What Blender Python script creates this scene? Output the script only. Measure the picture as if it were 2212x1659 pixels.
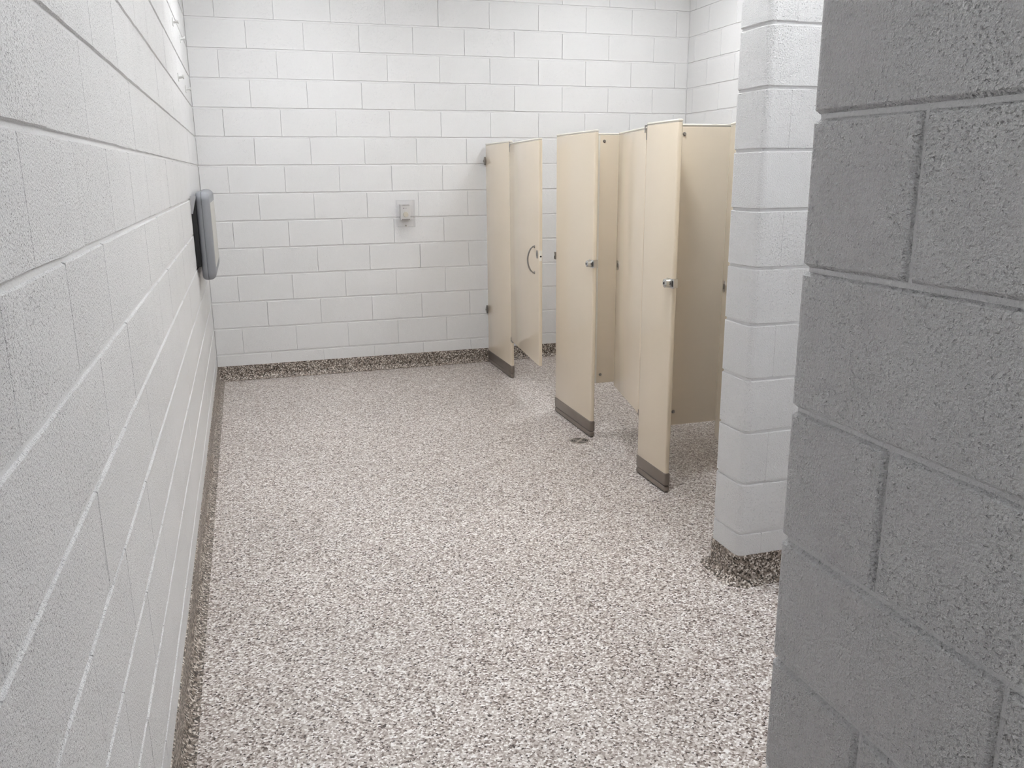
import bpy, bmesh, math, random
from mathutils import Matrix, Vector

for o in list(bpy.data.objects):
    bpy.data.objects.remove(o, do_unlink=True)
SC = bpy.context.scene
COL = SC.collection
rnd = random.Random(7)

# ------------------------------------------------------------------ camera
cam = bpy.data.cameras.new('camera')
cam.sensor_width = 36.0
cam.lens = 1803.49 / 2212 * 36.0
cam.clip_start = 0.02
camo = bpy.data.objects.new('camera', cam)
COL.objects.link(camo)
R_, U_, F_ = (Vector((0.95358469, -0.30100988, -0.00832413)),
              Vector((0.08146936, 0.23128125, 0.96946982)),
              Vector((0.28989478, 0.92514974, -0.24506934)))
m = Matrix((R_, U_, -F_)).transposed().to_4x4()
m.translation = Vector((0.29012, -6.72044, 1.5563))
camo.matrix_world = m
SC.camera = camo

# ------------------------------------------------------------------ world, lamps, exposure
w = bpy.data.worlds.new('world'); SC.world = w; w.use_nodes = True
w.node_tree.nodes['Background'].inputs[0].default_value = (0.5, 0.52, 0.55, 1)
w.node_tree.nodes['Background'].inputs[1].default_value = 0.05
SC.view_settings.view_transform = 'Standard'
SC.view_settings.look = 'None'
SC.view_settings.gamma = 1
SC.view_settings.use_curve_mapping = False
SC.view_settings.exposure = 0.74
LENS_Z = 3.12
# x, y, size x, size y, strength of the lower lens, strength of the added upward fill
LAMPS = [(1.62, -3.56, 0.36, 0.36, 36.0, 50.0),
         (0.72, -1.30, 0.16, 0.16, 148.0, 150.0),
         (3.10, -1.35, 0.34, 0.34, 31.0, 70.0),
         (2.10, -5.00, 0.50, 0.40, 19.0, 18.0),
         (0.78, -7.00, 0.20, 0.20, 36.0, 14.0)]  # last one is a fill lamp added to light the unlit entry wall
LAMP_COL = (0.965, 0.985, 1.0)

# ------------------------------------------------------------------ material helpers
def newmat(name):
    mt = bpy.data.materials.new(name); mt.use_nodes = True
    nt = mt.node_tree
    b = nt.nodes['Principled BSDF']
    return mt, nt, b
def N(nt, kind, **kw):
    n = nt.nodes.new(kind)
    for k, v in kw.items():
        if k in n.inputs: n.inputs[k].default_value = v
        else: setattr(n, k, v)
    return n
def math_node(nt, op, a, b=None, clamp=False):
    n = nt.nodes.new('ShaderNodeMath'); n.operation = op; n.use_clamp = clamp
    for i, v in enumerate((a, b)):
        if v is None: continue
        if isinstance(v, (int, float)): n.inputs[i].default_value = v
        else: nt.links.new(v, n.inputs[i])
    return n.outputs[0]
def simple(name, col, rough=0.5, metal=0.0, spec=0.5, bump=None, var=0.03):
    mt, nt, b = newmat(name)
    tc = N(nt, 'ShaderNodeTexCoord')
    ns = N(nt, 'ShaderNodeTexNoise', Scale=9.0, Detail=4.0)
    nt.links.new(tc.outputs['Object'], ns.inputs['Vector'])
    mx = nt.nodes.new('ShaderNodeMix'); mx.data_type = 'RGBA'
    mx.inputs[6].default_value = (*[c * (1 - var) for c in col], 1)
    mx.inputs[7].default_value = (*[min(1, c * (1 + var)) for c in col], 1)
    nt.links.new(ns.outputs['Fac'], mx.inputs[0])
    nt.links.new(mx.outputs[2], b.inputs['Base Color'])
    b.inputs['Roughness'].default_value = rough
    b.inputs['Metallic'].default_value = metal
    b.inputs['Specular IOR Level'].default_value = spec
    if bump:
        sc, dist = bump
        n2 = N(nt, 'ShaderNodeTexNoise', Scale=sc, Detail=2.0)
        nt.links.new(tc.outputs['Object'], n2.inputs['Vector'])
        bp = N(nt, 'ShaderNodeBump', Strength=1.0, Distance=dist)
        nt.links.new(n2.outputs['Fac'], bp.inputs['Height'])
        nt.links.new(bp.outputs[0], b.inputs['Normal'])
    return mt

def paint(name, col, grain=1.0, pits=1.0):
    """painted concrete block: orange-peel grain, open pores, faint tone change from block to block"""
    mt, nt, b = newmat(name)
    tc = N(nt, 'ShaderNodeTexCoord'); oi = N(nt, 'ShaderNodeObjectInfo')
    sc = nt.nodes.new('ShaderNodeVectorMath'); sc.operation = 'SCALE'
    cmb = N(nt, 'ShaderNodeCombineXYZ')
    nt.links.new(oi.outputs['Random'], cmb.inputs[0]); nt.links.new(oi.outputs['Random'], cmb.inputs[1])
    nt.links.new(cmb.outputs[0], sc.inputs[0]); sc.inputs['Scale'].default_value = 37.0
    ad = nt.nodes.new('ShaderNodeVectorMath'); ad.operation = 'ADD'
    nt.links.new(tc.outputs['Object'], ad.inputs[0]); nt.links.new(sc.outputs[0], ad.inputs[1])
    V = ad.outputs[0]
    def noise(s, d=2.0, r=0.5):
        n = N(nt, 'ShaderNodeTexNoise', Scale=s, Detail=d, Roughness=r)
        nt.links.new(V, n.inputs['Vector']); return n.outputs['Fac']
    fine = noise(230.0, 2.0, 0.6)
    mid = noise(14.0, 2.0)
    pore = noise(215.0, 1.0)
    patch = noise(6.0, 2.0)
    # pores: sharp pits where a noise dips below a threshold that itself wanders over the block
    th = math_node(nt, 'ADD', math_node(nt, 'MULTIPLY', patch, 0.18), 0.285)
    pit = math_node(nt, 'MULTIPLY', math_node(nt, 'SUBTRACT', th, pore), 9.0, clamp=True)
    h = math_node(nt, 'SUBTRACT', math_node(nt, 'MULTIPLY', fine, 1.15 * grain),
                  math_node(nt, 'MULTIPLY', pit, 1.1 * pits))
    h = math_node(nt, 'ADD', h, math_node(nt, 'MULTIPLY', mid, 0.8))
    bp = N(nt, 'ShaderNodeBump', Strength=1.0, Distance=0.0032)
    nt.links.new(h, bp.inputs['Height']); nt.links.new(bp.outputs[0], b.inputs['Normal'])
    hv = nt.nodes.new('ShaderNodeMix'); hv.data_type = 'RGBA'
    hv.inputs[6].default_value = (*[c * 0.985 for c in col], 1)
    hv.inputs[7].default_value = (*[c * 1.015 for c in col], 1)
    nt.links.new(oi.outputs['Random'], hv.inputs[0])
    nt.links.new(hv.outputs[2], b.inputs['Base Color'])
    b.inputs['Roughness'].default_value = 0.42
    b.inputs['Specular IOR Level'].default_value = 0.4
    return mt

def epoxy(name, stops, scale, rough, bump=0.0008):
    """broadcast colour flakes sealed in clear resin"""
    mt, nt, b = newmat(name)
    tc = N(nt, 'ShaderNodeTexCoord')
    wob = N(nt, 'ShaderNodeTexNoise', Scale=260.0, Detail=1.0)
    nt.links.new(tc.outputs['Object'], wob.inputs['Vector'])
    sub = nt.nodes.new('ShaderNodeVectorMath'); sub.operation = 'MULTIPLY_ADD'
    nt.links.new(wob.outputs['Color'], sub.inputs[0])
    sub.inputs[1].default_value = (0.005, 0.005, 0.005)
    nt.links.new(tc.outputs['Object'], sub.inputs[2])
    vo = N(nt, 'ShaderNodeTexVoronoi', Scale=scale); vo.feature = 'F1'
    nt.links.new(sub.outputs[0], vo.inputs['Vector'])
    sep = N(nt, 'ShaderNodeSeparateColor')
    nt.links.new(vo.outputs['Color'], sep.inputs[0])
    cr = N(nt, 'ShaderNodeValToRGB'); cr.color_ramp.interpolation = 'CONSTANT'
    els = cr.color_ramp.elements
    while len(els) > 1: els.remove(els[-1])
    els[0].position = 0; els[0].color = (*stops[0][1], 1)
    for pz, c in stops[1:]:
        e = els.new(pz); e.color = (*c, 1)
    nt.links.new(sep.outputs[0], cr.inputs[0])
    # broad uneven broadcast
    big = N(nt, 'ShaderNodeTexNoise', Scale=1.6, Detail=4.0)
    nt.links.new(tc.outputs['Object'], big.inputs['Vector'])
    mr = N(nt, 'ShaderNodeMapRange'); mr.inputs['From Min'].default_value = .3; mr.inputs['From Max'].default_value = .7
    mr.inputs['To Min'].default_value = .95; mr.inputs['To Max'].default_value = 1.05
    nt.links.new(big.outputs['Fac'], mr.inputs['Value'])
    vm = nt.nodes.new('ShaderNodeVectorMath'); vm.operation = 'SCALE'
    nt.links.new(cr.outputs[0], vm.inputs[0]); nt.links.new(mr.outputs[0], vm.inputs['Scale'])
    nt.links.new(vm.outputs[0], b.inputs['Base Color'])
    bp = N(nt, 'ShaderNodeBump', Strength=0.6, Distance=bump)
    nt.links.new(sep.outputs[1], bp.inputs['Height']); nt.links.new(bp.outputs[0], b.inputs['Normal'])
    b.inputs['Roughness'].default_value = rough
    b.inputs['Specular IOR Level'].default_value = 0.35
    return mt

WALLC = (0.775, 0.772, 0.776)
M_BLOCK = paint('painted_block', WALLC)
M_BLOCK_FAR = paint('painted_block_smooth', WALLC, grain=0.35, pits=0.35)
M_BLOCK_NEAR = paint('painted_block_coarse', WALLC, grain=2.4, pits=2.4)
M_MORTAR = paint('painted_mortar', WALLC, grain=0.3, pits=0.15)
M_MORTAR_NEAR = paint('painted_mortar_coarse', WALLC, grain=0.6, pits=0.2)
M_PLAIN = simple('painted_wall', WALLC, 0.5)
M_CEIL = simple('ceiling_paint', (0.85, 0.85, 0.84), 0.7, bump=(60, .0008))
FL = [(0.0, (0.045, 0.03, 0.024)), (0.06, (0.19, 0.145, 0.125)), (0.18, (0.35, 0.295, 0.265)),
      (0.40, (0.50, 0.445, 0.41)), (0.62, (0.66, 0.61, 0.58)), (0.84, (0.88, 0.85, 0.83))]
M_FLOOR = epoxy('flake_epoxy_floor', FL, 175.0, 0.40)
BL = [(0.0, (0.03, 0.022, 0.016)), (0.20, (0.11, 0.085, 0.066)), (0.42, (0.22, 0.18, 0.15)),
      (0.66, (0.36, 0.31, 0.27)), (0.84, (0.64, 0.59, 0.54))]
M_BASE = epoxy('flake_epoxy_cove', BL, 165.0, 0.38)
M_PANEL = simple('cream_laminate', (0.80, 0.695, 0.555), 0.08, spec=0.5, bump=(90, .00006), var=0.012)
M_CAP = simple('cream_moulding_catchlight', (0.88, 0.84, 0.76), 0.3, var=0.01)  # moulding, its colour lightened to stand in for light caught on the edge
M_SHOE = simple('brushed_dark_steel', (0.25, 0.215, 0.19), 0.36, metal=0.75, bump=(70, .0001), var=0.12)
M_CHROME = simple('polished_chrome', (0.62, 0.62, 0.61), 0.2, metal=1.0)
M_GRATE = simple('worn_drain_metal', (0.50, 0.46, 0.42), 0.42, metal=0.6)
M_STEEL = simple('dull_steel', (0.33, 0.31, 0.29), 0.35, metal=0.9)
M_DARK = simple('dark_recess', (0.02, 0.018, 0.016), 0.6)
M_BLACK = simple('black_plastic', (0.006, 0.006, 0.007), 0.6)
M_GREY = simple('grey_moulded_plastic', (0.235, 0.243, 0.265), 0.5, bump=(380, .0004), var=0.02)
M_GREYL = simple('light_grey_plastic', (0.45, 0.45, 0.47), 0.45, var=0.02)
M_DECAL = simple('pale_decal', (0.50, 0.485, 0.45), 0.35, var=0.02)
M_WHITEP = simple('white_plastic', (0.78, 0.765, 0.75), 0.4, var=0.01)
M_DIAL = simple('ivory_dial', (0.74, 0.69, 0.58), 0.4, var=0.01)
M_PAINTP = simple('painted_peg', (0.68, 0.68, 0.67), 0.4)
def clear_mat():
    """thin clear plastic sheet: passes light straight through, adds a grazing sheen"""
    mt, nt, b = newmat('clear_acrylic')
    nt.nodes.remove(b)
    tr = N(nt, 'ShaderNodeBsdfTransparent'); tr.inputs['Color'].default_value = (0.965, 0.965, 0.97, 1)
    gl = N(nt, 'ShaderNodeBsdfGlossy', Roughness=0.12)
    gl.inputs['Color'].default_value = (0.95, 0.95, 0.95, 1)
    mx = nt.nodes.new('ShaderNodeMixShader')
    mx.inputs[0].default_value = 0.06; nt.links.new(tr.outputs[0], mx.inputs[1]); nt.links.new(gl.outputs[0], mx.inputs[2])
    nt.links.new(mx.outputs[0], nt.nodes['Material Output'].inputs[0])
    return mt
M_CLEAR = clear_mat()
def lamp_mat(i, strength):
    mt, nt, b = newmat('lit_lens_%d' % i)
    nt.nodes.remove(b)
    e = N(nt, 'ShaderNodeEmission', Strength=strength)
    e.inputs['Color'].default_value = (*LAMP_COL, 1)
    nt.links.new(e.outputs[0], nt.nodes['Material Output'].inputs[0])
    return mt

# ------------------------------------------------------------------ object helpers
def finish_mesh(bm, name, mat, smooth=False):
    me = bpy.data.meshes.new(name)
    bmesh.ops.recalc_face_normals(bm, faces=bm.faces)
    bm.to_mesh(me); bm.free()
    if mat: me.materials.append(mat)
    if smooth:
        for p in me.polygons: p.use_smooth = True
        try: me.set_sharp_from_angle(angle=math.radians(35))
        except Exception: pass
    return me
def link(name, me, parent=None, loc=(0, 0, 0), rotz=0.0):
    o = bpy.data.objects.new(name, me)
    o.location = loc; o.rotation_euler = (0, 0, rotz)
    COL.objects.link(o)
    if parent: o.parent = parent
    return o
def obj(name, bm, mat, parent=None, loc=(0, 0, 0), smooth=False):
    return link(name, finish_mesh(bm, name, mat, smooth), parent, loc)
def tag(o, label, cat, group=None):
    o['label'] = label; o['category'] = cat
    if group: o['group'] = group
    return o
def thing(name, label, cat, loc, rotz=0.0, group=None):
    o = link(name, None, None, loc, rotz)
    o.empty_display_size = 0.05
    return tag(o, label, cat, group)
def struct(name, bm, mat):
    o = obj(name, bm, mat); o['kind'] = 'structure'
    return o
def box(bm, x0, x1, y0, y1, z0, z1, bevel=0.0, seg=2):
    v = [bm.verts.new((x, y, z)) for z in (z0, z1) for y in (y0, y1) for x in (x0, x1)]
    fs = [(0, 2, 3, 1), (4, 5, 7, 6), (0, 1, 5, 4), (1, 3, 7, 5), (3, 2, 6, 7), (2, 0, 4, 6)]
    f = [bm.faces.new([v[i] for i in q]) for q in fs]
    if bevel:
        es = set(e for x in f for e in x.edges)
        bmesh.ops.bevel(bm, geom=list(es), offset=bevel, segments=seg, profile=0.5, affect='EDGES')
def bx(*a, **k):
    bm = bmesh.new(); box(bm, *a, **k); return bm
def cyl(bm, p0, p1, r, n=16, r2=None):
    p0 = Vector(p0); p1 = Vector(p1); d = (p1 - p0)
    q = d.to_track_quat('Z', 'Y').to_matrix().to_4x4(); q.translation = (p0 + p1) / 2
    bmesh.ops.create_cone(bm, cap_ends=True, segments=n, radius1=r, radius2=r if r2 is None else r2, depth=d.length, matrix=q)
def prism(bm, pts, z0, z1):
    """extrude a closed outline (x, y) from z0 to z1"""
    a = [bm.verts.new((x, y, z0)) for x, y in pts]; b = [bm.verts.new((x, y, z1)) for x, y in pts]
    n = len(pts)
    bm.faces.new(a[::-1]); bm.faces.new(b)
    for i in range(n):
        j = (i + 1) % n
        bm.faces.new([a[i], a[j], b[j], b[i]])
def tube(bm, path, r, n=10):
    rings = []
    for i, p in enumerate(path):
        p = Vector(p)
        t = (Vector(path[min(i + 1, len(path) - 1)]) - Vector(path[max(i - 1, 0)])).normalized()
        ref = Vector((0, 1, 0)) if abs(t.y) < 0.9 else Vector((1, 0, 0))
        u = t.cross(ref).normalized(); v = t.cross(u)
        rings.append([bm.verts.new(p + r * (math.cos(a) * u + math.sin(a) * v)) for a in [2 * math.pi * k / n for k in range(n)]])
    for a, b in zip(rings, rings[1:]):
        for k in range(n):
            bm.faces.new([a[k], a[(k + 1) % n], b[(k + 1) % n], b[k]])
    bm.faces.new(rings[0][::-1]); bm.faces.new(rings[-1])

# ------------------------------------------------------------------ the room
CH = 0.2032                    # course height
BL_ = 0.4064                   # block length
W = 3.98                       # room width
H = 3.45                       # ceiling height
YC = -5.715                    # end of the entry wall
MD = 0.0060                    # joint depth

# floor and ceiling
bm = bmesh.new(); box(bm, -0.2, W + 0.2, -8.4, 0.2, -0.1, 0.0)
struct('floor', bm, M_FLOOR)
bm = bmesh.new(); box(bm, -0.2, W + 0.2, -8.4, 0.2, H, H + 0.1)
struct('ceiling', bm, M_CEIL)

_cache = {}
def block_mesh(L, Hh, gv, gh, ch, mat, var, cv=.0020, vd=.0014):
    """one block, local frame: u along x (0..L), out = -y, z up; face at y=0 with broken-edge chamfers.
    gv/gh = half joint widths, ch/cv = chamfers at bed and head joints, vd = depth of the head joint (None = as deep as the bed joint)"""
    key = (round(L, 4), round(Hh, 4), gv, gh, ch, mat.name, var, cv, vd)
    if key in _cache: return _cache[key]
    r = random.Random(int(L * 1e4) + int(Hh * 1e4) + var * 31)
    bm = bmesh.new()
    nx = max(1, int(round(L / 0.07)))
    out, inn = [], []
    x0, x1, z0, z1 = gv, L - gv, gh, Hh - gh
    full = (MD if vd is not None else 0.0078) + 0.001
    side = (0, .04, .5, .96)
    per = [(i / nx, 0) for i in range(nx)] + [(1, t) for t in side] + \
          [(1 - i / nx, 1) for i in range(nx)] + [(0, 1 - t) for t in side]
    for s, t in per:
        X = x0 + (x1 - x0) * s; Z = z0 + (z1 - z0) * t
        jx = r.uniform(-1, 1) * 0.18 * gv if s in (0, 1) else 0
        jz = r.uniform(-1, 1) * 0.22 * gh if t in (0, 1) else 0
        dep = full if (t in (0, 1) or vd is None) else vd
        out.append(bm.verts.new((X + jx, dep, Z + jz)))
        k = r.uniform(0.8, 1.3)
        dx = (cv if s == 0 else (-cv if s == 1 else 0)) * k
        dz = (ch if t == 0 else (-ch if t == 1 else 0)) * k
        inn.append(bm.verts.new((X + jx + dx, 0.0, Z + jz + dz)))
    n = len(out)
    bm.faces.new(inn)
    for i in range(n):
        j = (i + 1) % n
        bm.faces.new([out[i], out[j], inn[j], inn[i]])
    me = finish_mesh(bm, 'block', mat)
    _cache[key] = me
    return me

def lay(wall, origin, ang, u_end, pitch, off_even, off_odd, gv, gh, ch, mat, ncourse=17, u_start=0.0, first=0, vd=.0014):
    """courses of blocks: u runs from origin along direction ang; joints at off + n*pitch in even / odd courses"""
    ca, sa = math.cos(ang), math.sin(ang)
    for c in range(first, ncourse):
        off = off_odd if c % 2 else off_even
        js = [u_start]
        n = math.ceil((u_start - off) / pitch + 1e-6)
        while off + n * pitch < u_end - 0.02:
            if off + n * pitch > u_start + 0.02: js.append(off + n * pitch)
            n += 1
        js.append(u_end)
        for a, b in zip(js, js[1:]):
            hgt = min(CH, H - c * CH)
            me = block_mesh(b - a, hgt, gv, gh, ch, mat, rnd.randrange(3), vd=vd)
            d = rnd.uniform(-0.0007, 0.0007)
            o = link('block', me, wall, (origin[0] + ca * a + sa * d, origin[1] + sa * a - ca * d, c * CH + rnd.uniform(-.0006, .0006)), ang)

PI = math.pi
# far wall, facing the camera
wall = struct('wall_back', bx(-0.2, W + 0.2, MD, 0.2, 0, H), M_MORTAR)
lay(wall, (0, 0), 0.0, W, BL_, 0.0, CH, 0.0008, 0.0046, 0.0030, M_BLOCK_FAR, vd=.0032)
# left wall, runs towards the camera; u from the near end up to the corner
wall = struct('wall_left', bx(-0.2, -MD, -8.4, 0.2, 0, H), M_MORTAR)
P = 0.413
U0 = 6.3
lay(wall, (0, -U0), PI / 2, U0, P, (U0 % P) - P / 2, (U0 % P), 0.0003, 0.0042, 0.0030, M_BLOCK)
# right wall behind the stalls
wall = struct('wall_right', bx(W + MD, W + 0.2, -5.7, 0.2, 0, H), M_MORTAR)
lay(wall, (W, 0), -PI / 2, 3.955, P, 0.105, 0.32, 0.0008, 0.0044, 0.0028, M_BLOCK_FAR, vd=.0032)
# wing wall closing the stall row, with bullnosed end
WX, WY0, WY1, WR = 2.0, -4.155, -3.955, 0.028
def rounded_end(x_to, xa, ya, yb, r, dx=0.0, n=6):
    """outline of a wall end at x=xa between ya (near) and yb (far), corners of radius r, running to x_to"""
    pts = [(x_to, ya + dx)]
    for k in range(n + 1):
        a = -PI / 2 - k * (PI / 2) / n
        pts.append((xa + r + (r - dx) * math.cos(a), ya + r + (r - dx) * math.sin(a)))
    for k in range(n + 1):
        a = PI - k * (PI / 2) / n
        pts.append((xa + r + (r - dx) * math.cos(a), yb - r + (r - dx) * math.sin(a)))
    pts.append((x_to, yb - dx))
    return pts
bm = bmesh.new(); prism(bm, rounded_end(W + 0.1, WX, WY0, WY1, WR, MD), 0, H)
wing = struct('wall_partition', bm, M_MORTAR)
def shaped_block(outline, inner, z0, z1, c, name, mat, parent, seed):
    """block whose outline is open at the back; top and bottom arrises chamfered"""
    r = random.Random(seed)
    bm = bmesh.new()
    n = len(outline)
    lv = []
    for (pts, z) in ((inner, z0), (outline, z0 + c), (outline, z1 - c), (inner, z1)):
        row = []
        for (x, y) in pts:
            jz = r.uniform(-.0009, .0009) if z in (z0, z1) or True else 0
            row.append(bm.verts.new((x, y, z + jz)))
        lv.append(row)
    for a, b in zip(lv, lv[1:]):
        for i in range(n - 1):
            bm.faces.new([a[i], a[i + 1], b[i + 1], b[i]])
    bm.faces.new(lv[0][::-1]); bm.faces.new(lv[-1])
    me = finish_mesh(bm, name, mat, smooth=True)
    return link(name, me, parent)
for c in range(17):
    z0, z1 = c * CH + .0038, min((c + 1) * CH, H) - .0038
    xe = 2.10 if c % 2 == 0 else 2.30
    shaped_block(rounded_end(xe - .0006, WX, WY0, WY1, WR), rounded_end(xe - .0006, WX, WY0, WY1, WR, MD + .001), z0, z1, 0.004, 'block', M_BLOCK, wing, c)
    # straight blocks of the near face beyond the end block, and of the stall face
    x = xe
    while x < W - 0.02:
        b = min(x + BL_, W)
        hgt = min(CH, H - c * CH)
        me = block_mesh(b - x, hgt, 0.0003, 0.0038, 0.003, M_BLOCK, c % 3)
        link('block', me, wing, (x, WY0, c * CH), 0.0)
        link('block', me, wing, (b, WY1, c * CH), PI)
        x = b
# entry wall on the right, seen close up: a solid corner whose end is bullnosed
EX = 1.03
def entry_outline(dx=0.0, y_to=-8.4, r=0.016, n=6, x_to=1.23):
    pts = [(EX + dx, y_to)]
    for k in range(n + 1):
        a = PI - k * (PI / 2) / n
        pts.append((EX + r + (r - dx) * math.cos(a), YC - r + (r - dx) * math.sin(a)))
    pts.append((x_to, YC - dx))
    return pts
ED = 0.0078
bm = bmesh.new(); prism(bm, entry_outline(ED) + [(1.23, -8.4)], 0, H)
entry = struct('wall_entry', bm, M_MORTAR_NEAR)
for c in range(17):
    z0, z1 = c * CH + .0026, min((c + 1) * CH, H) - .0026
    ye = -5.918 if c % 2 else -6.121
    o1 = entry_outline(0, ye + .0024); i1 = entry_outline(ED + .001, ye + .0024)
    # chamfer the vertical arris at the joint as well
    o1 = [(o1[0][0], o1[0][1] + .006)] + o1[1:]
    o1 = [(EX + ED + .001, ye + .0022)] + o1
    i1 = [(EX + ED + .001, ye + .0022)] + i1
    shaped_block(o1, i1, z0, z1, 0.0062, 'block', M_BLOCK_NEAR, entry, 50 + c)
    y = ye
    hgt = min(CH, H - c * CH)
    k = 0
    while y > -7.2:
        me = block_mesh(BL_, hgt, 0.0024, 0.0026, 0.0060, M_BLOCK_NEAR, k % 3, .0060, None)
        link('block', me, entry, (EX, y, c * CH), -PI / 2)
        y -= BL_; k += 1
# remaining shell, out of view
struct('wall_front', bx(1.23, W + 0.2, -5.92, YC, 0, H), M_PLAIN)
struct('wall_rear', bx(-0.2, 1.23, -8.5, -8.4, 0, H), M_PLAIN)

# coved base
PROF = [(0.0, 0.113), (0.0035, 0.112), (0.005, 0.108), (0.006, 0.045), (0.008, 0.033), (0.013, 0.021), (0.021, 0.011), (0.031, 0.0045), (0.046, 0.0008)]
def cove(name, path, normals):
    bm = bmesh.new(); rows = []
    for (x, y), (nx, ny) in zip(path, normals):
        rows.append([bm.verts.new((x + nx * d, y + ny * d, z)) for d, z in PROF])
    for a, b in zip(rows, rows[1:]):
        for i in range(len(PROF) - 1):
            bm.faces.new([a[i], b[i], b[i + 1], a[i + 1]])
    me = finish_mesh(bm, name, M_BASE, smooth=True)
    o = link(name, me); o['kind'] = 'structure'
    return o
cove('baseboard_back', [(0, 0), (W, 0)], [(1, -1), (-1, -1)])
cove('baseboard_left', [(0, -8.4), (0, 0)], [(1, 0), (1, -1)])
cove('baseboard_right', [(W, 0), (W, WY1)], [(-1, -1), (-1, 1)])
pth, nrm = [(W, WY0)], [(0, -1)]
for k in range(9):
    a = -PI / 2 - k * (PI / 2) / 8
    pth.append((WX + WR + WR * math.cos(a), WY0 + WR + WR * math.sin(a))); nrm.append((math.cos(a), math.sin(a)))
for k in range(9):
    a = PI - k * (PI / 2) / 8
    pth.append((WX + WR + WR * math.cos(a), WY1 - WR + WR * math.sin(a))); nrm.append((math.cos(a), math.sin(a)))
pth.append((W, WY1)); nrm.append((0, 1))
cove('baseboard_partition', pth, nrm)
pth, nrm = [(EX, -8.4)], [(1, 0)]
pth, nrm = [(EX, -8.4)], [(-1, 0)]
for k in range(7):
    a = PI - k * (PI / 2) / 6
    pth.append((EX + .016 + .016 * math.cos(a), YC - .016 + .016 * math.sin(a))); nrm.append((math.cos(a), math.sin(a)))
pth.append((W, YC)); nrm.append((0, 1))
cove('baseboard_entry', pth, nrm)

# ------------------------------------------------------------------ lamps above the picture
LL = ['square white ceiling lamp hanging over the open floor left of the stalls',
      'small white ceiling lamp hanging in the far left corner',
      'white ceiling lamp hanging above the toilet stalls',
      'larger white ceiling lamp hanging in front of the block wing wall',
      'small fill lamp added over the entry passage to graze the near wall']
for i, (x, y, sx, sy, st, su) in enumerate(LAMPS):
    t = thing('ceiling_light', LL[i], 'lamp', (x, y, LENS_Z), group='hanging ceiling lights')
    bm = bmesh.new()
    z1 = 0.09
    for a in ((-sx/2-.015, -sx/2, -sy/2-.015, sy/2+.015), (sx/2, sx/2+.015, -sy/2-.015, sy/2+.015),
              (-sx/2, sx/2, -sy/2-.015, -sy/2), (-sx/2, sx/2, sy/2, sy/2+.015)):
        box(bm, *a, 0.0, z1)
    box(bm, -sx/2, sx/2, -sy/2, sy/2, z1 - .03, z1 - .02)
    obj('housing', bm, M_WHITEP, t)
    obj('uplight_fill', bx(-sx/2 + .002, sx/2 - .002, -sy/2 + .002, sy/2 - .002, z1 - .012, z1 - .004), lamp_mat(i + 10, su), t)  # glowing panel added to bounce diffuse fill off the ceiling
    obj('lens', bx(-sx/2 + .002, sx/2 - .002, -sy/2 + .002, sy/2 - .002, 0.004, 0.012), lamp_mat(i, st), t)
    bm = bmesh.new()
    cyl(bm, (0, 0, z1), (0, 0, H - LENS_Z), 0.012)
    obj('stem', bm, M_WHITEP, t)

# ------------------------------------------------------------------ toilet stalls
SX = 2.180      # outer face of pilasters
ST = 0.026
TOP = 1.785
def slab(bm, x0, x1, y0, y1, z0, z1, b=0.006):
    box(bm, x0, x1, y0, y1, z0, z1, bevel=b, seg=3)
def cap_bm(x0, x1, y0, y1, z):
    """thin moulding that closes the top edge, with a shadow groove below it"""
    bm = bmesh.new()
    box(bm, x0 + .002, x1 - .002, y0 + .002, y1 - .002, z - .002, z + .0005)
    box(bm, x0 - .0005, x1 + .0005, y0 - .0005, y1 + .0005, z + .0008, z + .012, bevel=.0055, seg=3)
    return bm
def pilaster(label, ynear, yfar):
    t = thing('pilaster', label, 'stall pilaster', (SX, ynear, 0), group='stall pilasters')
    L = yfar - ynear
    bm = bmesh.new(); slab(bm, 0, ST, 0, L, 0.085, TOP - .011, .008)
    obj('panel', bm, M_PANEL, t, smooth=True)
    obj('top_cap', cap_bm(0, ST, 0, L, TOP - .011), M_CAP, t, smooth=True)
    bm = bmesh.new()
    slab(bm, -.003, ST + .003, -.003, L + .003, 0.003, 0.034, .0085)
    slab(bm, -.0036, ST + .0036, -.0036, L + .0036, 0.0345, 0.103, .0085)
    obj('shoe', bm, M_SHOE, t, smooth=True)
    bm = bmesh.new(); box(bm, .004, ST - .004, .006, L - .006, 0, .006)
    obj('shoe_gap', bm, M_BLACK, t)
    return t
P1 = pilaster('cream pilaster bracketed to the far block wall', -0.672, -0.030)
P2 = pilaster('cream pilaster between the first and second stall doors, near the floor drain', -2.262, -1.655)
P3 = pilaster('cream pilaster nearest the camera with large round bumper on its edge', -3.215, -2.900)
# hidden post of third door is the narrow pilaster beside the wing wall
P4 = pilaster('narrow cream pilaster against the block wing wall', -3.945, -3.870)

# brackets tying the first pilaster to the far wall
for z in (1.651, 0.447):
    bm = bmesh.new()
    box(bm, -.006, .034, .652, .672, z - .032, z + .032, bevel=.002)
    box(bm, -.012, -.006, .622, .660, z - .022, z + .022, bevel=.003)
    cyl(bm, (-.018, .642, z), (-.010, .642, z), .009)
    obj('wall_bracket', bm, M_STEEL, P1)

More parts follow.
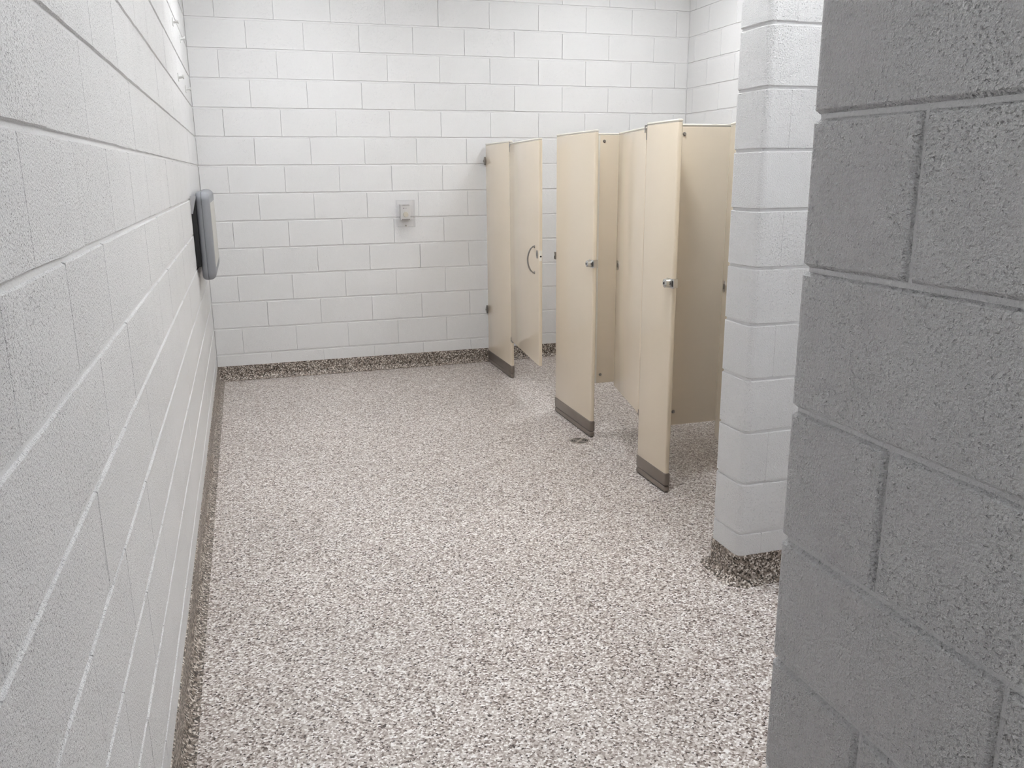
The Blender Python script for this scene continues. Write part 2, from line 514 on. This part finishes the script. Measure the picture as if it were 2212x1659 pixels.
def keeper(par, y, sgn, z, big=1.0):
    """wrap-round strike with round rubber bumper; sgn = direction towards the opening"""
    bm = bmesh.new()
    box(bm, -.003, ST + .002, y - .0005 * 1, y + .003 * 1, z - .022, z + .022) if sgn > 0 else box(bm, -.003, ST + .002, y - .003, y + .0005, z - .022, z + .022)
    ya, yb = sorted((y, y - sgn * .050))
    box(bm, -.004, 0, ya, yb, z - .022, z + .022, bevel=.001)
    ya, yb = sorted((y + sgn * .002, y + sgn * .020))
    box(bm, -.004, .002, ya, yb, z - .022, z + .022, bevel=.001)
    k = obj('strike', bm, M_CHROME, par)
    bm = bmesh.new(); ya, yb = sorted((y + sgn * .003, y + sgn * .014))
    box(bm, -.0047, -.0038, ya, yb, z - .013, z + .013)
    obj('slot', bm, M_DARK, k)
    bm = bmesh.new(); cyl(bm, (-.003, y - sgn * .026, z), (-.026, y - sgn * .026, z), .021 * big, 24, .019 * big)
    cyl(bm, (-.026, y - sgn * .026, z), (-.030, y - sgn * .026, z), .019 * big, 24, .012 * big)
    obj('bumper', bm, M_CHROME, k, smooth=True)
    bm = bmesh.new(); cyl(bm, (-.0295, y - sgn * .026, z), (-.0312, y - sgn * .026, z), .006, 12)
    obj('screw', bm, M_DARK, k)
keeper(P2, 0.0, -1, 1.045)
keeper(P3, 0.0, -1, 1.047, 1.08)
# small strike on the far edge of the second pilaster, for the first door
bm = bmesh.new()
Lp = 0.607
box(bm, -.004, .030, Lp + .0005, Lp + .004, 1.015, 1.062)
box(bm, -.004, -.001, Lp, Lp + .020, 1.015, 1.062, bevel=.001)
k = obj('strike', bm, M_STEEL, P2)
bm = bmesh.new(); cyl(bm, (-.0045, Lp + .010, 1.048), (-.0035, Lp + .010, 1.048), .004, 10)
obj('screw', bm, M_WHITEP, k)
bm = bmesh.new(); box(bm, -.0052, -.0038, Lp + .005, Lp + .016, 1.020, 1.036)
obj('slot', bm, M_DARK, k)

# doors: local frame, hinge at origin, door runs along +u = local x, outer face local y=0 side chosen by thickness sign
def door(label, hx, hy, ang, L, z0, z1, side):
    """ang = direction of the leaf; side = +1 when thickness extends to the left of that direction"""
    t = thing('stall_door', label, 'stall door', (hx, hy, 0), ang, group='stall doors')
    y0, y1 = (0, .025) if side > 0 else (-.025, 0)
    bm = bmesh.new(); slab(bm, .004, L, y0, y1, z0, z1 - .011, .008)
    obj('panel', bm, M_PANEL, t, smooth=True)
    obj('top_cap', cap_bm(.004, L, y0, y1, z1 - .011), M_CAP, t, smooth=True)
    fy = 0 if side > 0 else 0      # outer face is at local y=0
    s = -1 if side > 0 else 1      # outward direction of that face
    # occupancy / emergency slot of the latch, flush in the outer face
    bm = bmesh.new()
    cyl(bm, (L - .048, s * -.001, 1.040), (L - .048, s * .0015, 1.040), .027, 28)
    lt = obj('latch_plate', bm, M_STEEL, t, smooth=True)
    ya, yb = sorted((s * .001, s * .0025))
    obj('latch_slot', bx(L - .050, L - .046, ya, yb, 1.028, 1.052), M_DARK, lt)
    # mortise in the free edge
    bm = bmesh.new()
    box(bm, L - .001, L + .002, y0 + .004, y1 - .004, 1.000, 1.068, bevel=.0008)
    e = obj('edge_plate', bm, M_CAP, t)
    bm = bmesh.new(); cyl(bm, (L + .0015, (y0 + y1) / 2, 1.030), (L + .0025, (y0 + y1) / 2, 1.030), .006, 14)
    obj('bolt_hole', bm, M_DARK, e)
    # top and bottom pivot hinges
    for zc, nm in ((z1, 'hinge'), (z0, 'hinge')):
        up = zc == z1
        bm = bmesh.new()
        ym = (y0 + y1) / 2
        # yo = outer face, si = direction from the outer face into the leaf
        yo = 0.0; si = 1 if side > 0 else -1
        def hb(x0, x1, a, b, z0_, z1_, bv):
            ya, yb = sorted((yo + si * a, yo + si * b))
            box(bm, x0, x1, ya, yb, z0_, z1_, bevel=bv)
        if up:
            hb(-.0005, .0045, -.001, .018, zc - .062, zc - .008, .0008)
            hb(-.0005, .034, .003, .021, zc + .0015, zc + .0075, .0015)
            hb(.020, .034, -.0025, .002, zc - .028, zc + .0075, .0012)
        else:
            hb(-.0005, .0035, -.001, .013, zc - .006, zc + .028, .0008)
            hb(-.0005, .034, .002, .021, zc - .008, zc - .0005, .002)
            cyl(bm, (.010, ym, zc - .014), (.010, ym, zc - .008), .007, 12)
        obj(nm, bm, M_STEEL, t)
    return t, s
def along(p, q): return math.atan2(q[1] - p[1], q[0] - p[0])
h = (2.178, -0.6745)
D1, s1 = door('cream stall door with bow handle, ajar beside the pilaster at the far wall', h[0], h[1], along(h, (2.088, -1.590)), .915, .300, 1.768, +1)
h = (2.184, -2.8925)
D2, s2 = door('cream stall door swung into the middle stall', h[0], h[1], along(h, (2.316, -2.280)), .622, .318, 1.769, -1)
h = (2.184, -3.857)
D3, s3 = door('cream stall door half hidden behind the block wing wall', h[0], h[1], along(h, (2.392, -3.305)), .594, .302, 1.764, -1)

# partitions between the stalls
def partition(label, y, z0, z1, zs):
    t = thing('partition', label, 'stall partition', (SX + ST + .002, y, 0), group='stall partitions')
    L = W - SX - ST - .012
    bm = bmesh.new(); slab(bm, .004, L, 0, .025, z0, z1 - .011, .004)
    obj('panel', bm, M_PANEL, t, smooth=True)
    obj('top_cap', cap_bm(.004, L, 0, .025, z1 - .011), M_CAP, t, smooth=True)
    bm = bmesh.new(); box(bm, .004, .060, -.0012, 0, z1 - .085, z0 + .0) if False else box(bm, .004, .0585, -.0011, 0.0, z0 + .003, z1 - .012)
    obj('edge_channel', bm, M_CAP, t)
    for z in zs:
        bm = bmesh.new(); cyl(bm, (.084, .001, z), (.084, -.007, z), .010, 14, .006)
        obj('bolt', bm, M_STEEL, t, smooth=True)
        bm = bmesh.new(); box(bm, L, L + .012, -.02, .045, z - .03, z + .03)
        obj('wall_bracket', bm, M_STEEL, t)
    return t
partition('cream partition seen between the middle pilaster and the door of the middle stall', -2.140, .302, 1.772, (1.728, .355))
partition('cream partition behind the nearest pilaster with a bolt at its upper corner', -3.070, .300, 1.772, (1.727, .372))

# bow pull handle on the first door, and its fixing screws
bm = bmesh.new()
path = []
for k in range(15):
    a = k / 14
    path.append((0.0, s1 * (.012 + .036 * math.sin(PI * a) ** 0.6), 0.915 + a * .170))
path = [(0.0, 0.0, 0.915)] + path + [(0.0, 0.0, 1.085)]
xh = .80
tube(bm, [(xh, y_, z_) for _, y_, z_ in path], .0052, 10)
cyl(bm, (xh, 0, .915), (xh, s1 * .004, .915), .010, 14)
cyl(bm, (xh, 0, 1.085), (xh, s1 * .004, 1.085), .010, 14)
obj('bow_handle', bm, M_STEEL, D1, smooth=True)

# ------------------------------------------------------------------ floor drain
t = thing('floor_drain', 'small round metal drain grate in the speckled floor beside the middle pilaster', 'drain', (2.093, -2.300, 0))
def ring(bm, r0, r1, z0, z1, a0=0, a1=2 * PI, n=40):
    full = abs(a1 - a0 - 2 * PI) < 1e-6
    V = []
    for i in range(n + (0 if full else 1)):
        a = a0 + (a1 - a0) * i / n
        c, s = math.cos(a), math.sin(a)
        V.append([bm.verts.new((r * c, r * s, z)) for r, z in ((r0, z0), (r1, z0), (r1, z1), (r0, z1))])
    m_ = len(V)
    for i in range(m_ if full else m_ - 1):
        a, b = V[i], V[(i + 1) % m_]
        for k in range(4):
            bm.faces.new([a[k], a[(k + 1) % 4], b[(k + 1) % 4], b[k]])
    if not full:
        bm.faces.new(V[0]); bm.faces.new(V[-1][::-1])
bm = bmesh.new(); cyl(bm, (0, 0, .0002), (0, 0, .0008), .052, 40)
obj('sump', bm, M_DARK, t)
bm = bmesh.new(); ring(bm, .051, .059, 0, .0016)
obj('rim', bm, M_GRATE, t, smooth=True)
bm = bmesh.new()
for r in (.0445, .0345, .0245, .0150): ring(bm, r - .0017, r + .0017, .0008, .0015)
for a in (PI / 4, 3 * PI / 4):
    c, s = math.cos(a), math.sin(a)
    vs = [(-.050 * c + .006 * s, -.050 * s - .006 * c), (.050 * c + .006 * s, .050 * s - .006 * c), (.050 * c - .006 * s, .050 * s + .006 * c), (-.050 * c - .006 * s, -.050 * s + .006 * c)]
    prism(bm, vs, .0008, .0017)
cyl(bm, (0, 0, .0006), (0, 0, .0020), .009, 16)
obj('grate', bm, M_GRATE, t)
for sg in (-1, 1):
    bm = bmesh.new(); cyl(bm, (0, sg * .040, .0012), (0, sg * .040, .0024), .006, 12)
    obj('screw', bm, M_STEEL, t)

# ------------------------------------------------------------------ baby changing station on the left wall
t = thing('changing_station', 'folded grey plastic changing station on the left block wall', 'changing station', (0, -1.41, 0.945))
BLn = 0.89; BH = 0.522
def shell(x0, x1, L0, L1, H0, H1, rc, fil_out, fil_in, name, mat, parent):
    """rounded-rectangle pan lying against the wall: outline in y-z, thickness in x, fillets on the rims"""
    bm = bmesh.new()
    def outline(ins):
        pts = []
        a0, a1, b0, b1 = L0 + ins, L1 - ins, H0 + ins, H1 - ins
        r = max(rc - ins, .004)
        for (cy, cz, st) in ((a1 - r, b1 - r, 0), (a0 + r, b1 - r, 90), (a0 + r, b0 + r, 180), (a1 - r, b0 + r, 270)):
            for k in range(7):
                a = math.radians(st + k * 15)
                pts.append((cy + r * math.cos(a), cz + r * math.sin(a)))
        return pts
    lv = []
    if fil_in: 
        for k in range(5):
            a = k / 4 * PI / 2
            lv.append((x0 + fil_in * (1 - math.sin(a)), fil_in * (1 - math.cos(a)))) 
        lv = lv[::-1]; lv = [(x0 + fil_in * (1 - math.cos(k / 4 * PI / 2)), fil_in * (1 - math.sin(k / 4 * PI / 2))) for k in range(5)]
    else: lv.append((x0, 0))
    if fil_out:
        lv += [(x1 - fil_out * (1 - math.sin(k / 5 * PI / 2)), fil_out * (1 - math.cos(k / 5 * PI / 2))) for k in range(6)]
    else: lv.append((x1, 0))
    rows = [[bm.verts.new((x, y, z)) for y, z in outline(i)] for x, i in lv]
    n = len(rows[0])
    for a, b in zip(rows, rows[1:]):
        for i in range(n): bm.faces.new([a[i], a[(i + 1) % n], b[(i + 1) % n], b[i]])
    bm.faces.new(rows[0][::-1]); bm.faces.new(rows[-1])
    return obj(name, bm, mat, parent, smooth=True)
shell(.026, .0585, 0, BLn, 0, BH, .055, 0.0025, .024, 'back_shell', M_GREY, t)
fs_ = shell(.0595, .104, 0, BLn, 0, BH, .055, .036, 0.0025, 'front_shell', M_GREY, t)
shell(.1030, .1050, .075, BLn - .075, .07, BH - .07, .03, 0.0005, 0, 'decal_panel', M_DECAL, fs_)
obj('wall_mount', bx(0, .027, -.012, BLn - .02, .085, .475, bevel=.004), M_BLACK, t)
for y in (-.016, BLn - .06):
    bm = bmesh.new()
    pts = [(.0, .0), (.030, .0), (.030, .012), (.008, .10), (0, .10)]
    # wedge bracket: outline in x-z, hanging below the top edge
    a = [bm.verts.new((x, y, .495 - z)) for x, z in pts]; b = [bm.verts.new((x, y + .05, .495 - z)) for x, z in pts]
    bm.faces.new(a); bm.faces.new(b[::-1])
    for i in range(5): bm.faces.new([a[i], a[(i + 1) % 5], b[(i + 1) % 5], b[i]])
    obj('bracket', bm, M_GREYL, t)

# ------------------------------------------------------------------ wall pegs on the left wall near the corner
PEG = [(-1.40, 2.385, 'nearer painted wall peg of the upper pair high on the left wall'),
       (-0.78, 2.385, 'painted wall peg of the upper pair closer to the far corner'),
       (-1.40, 2.095, 'nearer painted wall peg of the lower pair, above the changing station'),
       (-0.70, 2.095, 'painted wall peg of the lower pair closer to the far corner')]
for y, z, lb in PEG:
    t = thing('wall_peg', lb, 'wall peg', (0, y, z), group='painted pegs on the left wall')
    obj('plate', bx(0, .004, -.014, .014, -.022, .022, bevel=.0015), M_PAINTP, t)
    bm = bmesh.new(); cyl(bm, (.003, 0, -.002), (.026, 0, .002), .0065, 12)
    obj('peg', bm, M_PAINTP, t, smooth=True)
    bm = bmesh.new(); cyl(bm, (.024, 0, .002), (.031, 0, .003), .012, 14)
    obj('peg_head', bm, M_PAINTP, t, smooth=True)

# ------------------------------------------------------------------ thermostat in a clear guard on the far wall
t = thing('thermostat', 'white thermostat with round dial inside a clear guard box on the far wall', 'thermostat', (1.512, 0, 1.262))
th = t
hw, hh = .0395, .060
obj('body', bx(-hw, hw, -.042, -.001, -hh, hh, bevel=.003), M_WHITEP, t)
bm = bmesh.new()
for k in range(6):
    x = -.026 + k * .0105
    box(bm, x, x + .004, -.0426, -.040, hh - .0125, hh - .001)
    box(bm, x, x + .0062, -.0428, -.030, -hh - .0005, -hh + .0085)
vs_ = obj('vent_slots', bm, simple('vent_shadow', (0.16, 0.15, 0.145), 0.6), t); vs_['kind'] = 'stuff'
bm = bmesh.new(); cyl(bm, (.002, -.041, -.017), (.002, -.050, -.017), .021, 28, .0195)
obj('dial', bm, M_DIAL, t, smooth=True)
bm = bmesh.new()
M_INK = simple('grey_ink', (0.12, 0.11, 0.12), 0.6)
d = .0052
prism(bm, [(-.013 - d, 0), (-.013, -d), (-.013 + d, 0), (-.013, d)], 0, .0008)
prism(bm, [(-.006, -.0011), (.013, -.0011), (.013, .0011), (-.006, .0011)], 0, .0008)
bmesh.ops.transform(bm, matrix=Matrix.Translation((0, -.0421, .031)) @ Matrix.Rotation(PI / 2, 4, 'X'), verts=bm.verts)
obj('logo', bm, M_INK, t)
g = link('guard', None, th, (0, 0, -.010)); g['label'] = 'clear plastic guard box'
gw, gh_, gd, gt = .070, .104, .075, .0022
bm = bmesh.new()
box(bm, -gw, gw, -gd, -gd + gt, -gh_, gh_, bevel=.0008, seg=1)
box(bm, -gw, -gw + gt, -gd + gt, -.003, -gh_, gh_)
box(bm, gw - gt, gw, -gd + gt, -.003, -gh_, gh_)
box(bm, -gw + gt, gw - gt, -gd + gt, -.003, gh_ - gt, gh_)
box(bm, -gw + gt, gw - gt, -gd + gt, -.003, -gh_, -gh_ + gt)
obj('cover', bm, M_CLEAR, g)
bm = bmesh.new(); cyl(bm, (-.006, -gd - .001, -gh_ + .012), (-.006, -gd + .020, -gh_ + .012), .006, 12)
obj('lock', bm, M_CHROME, g)
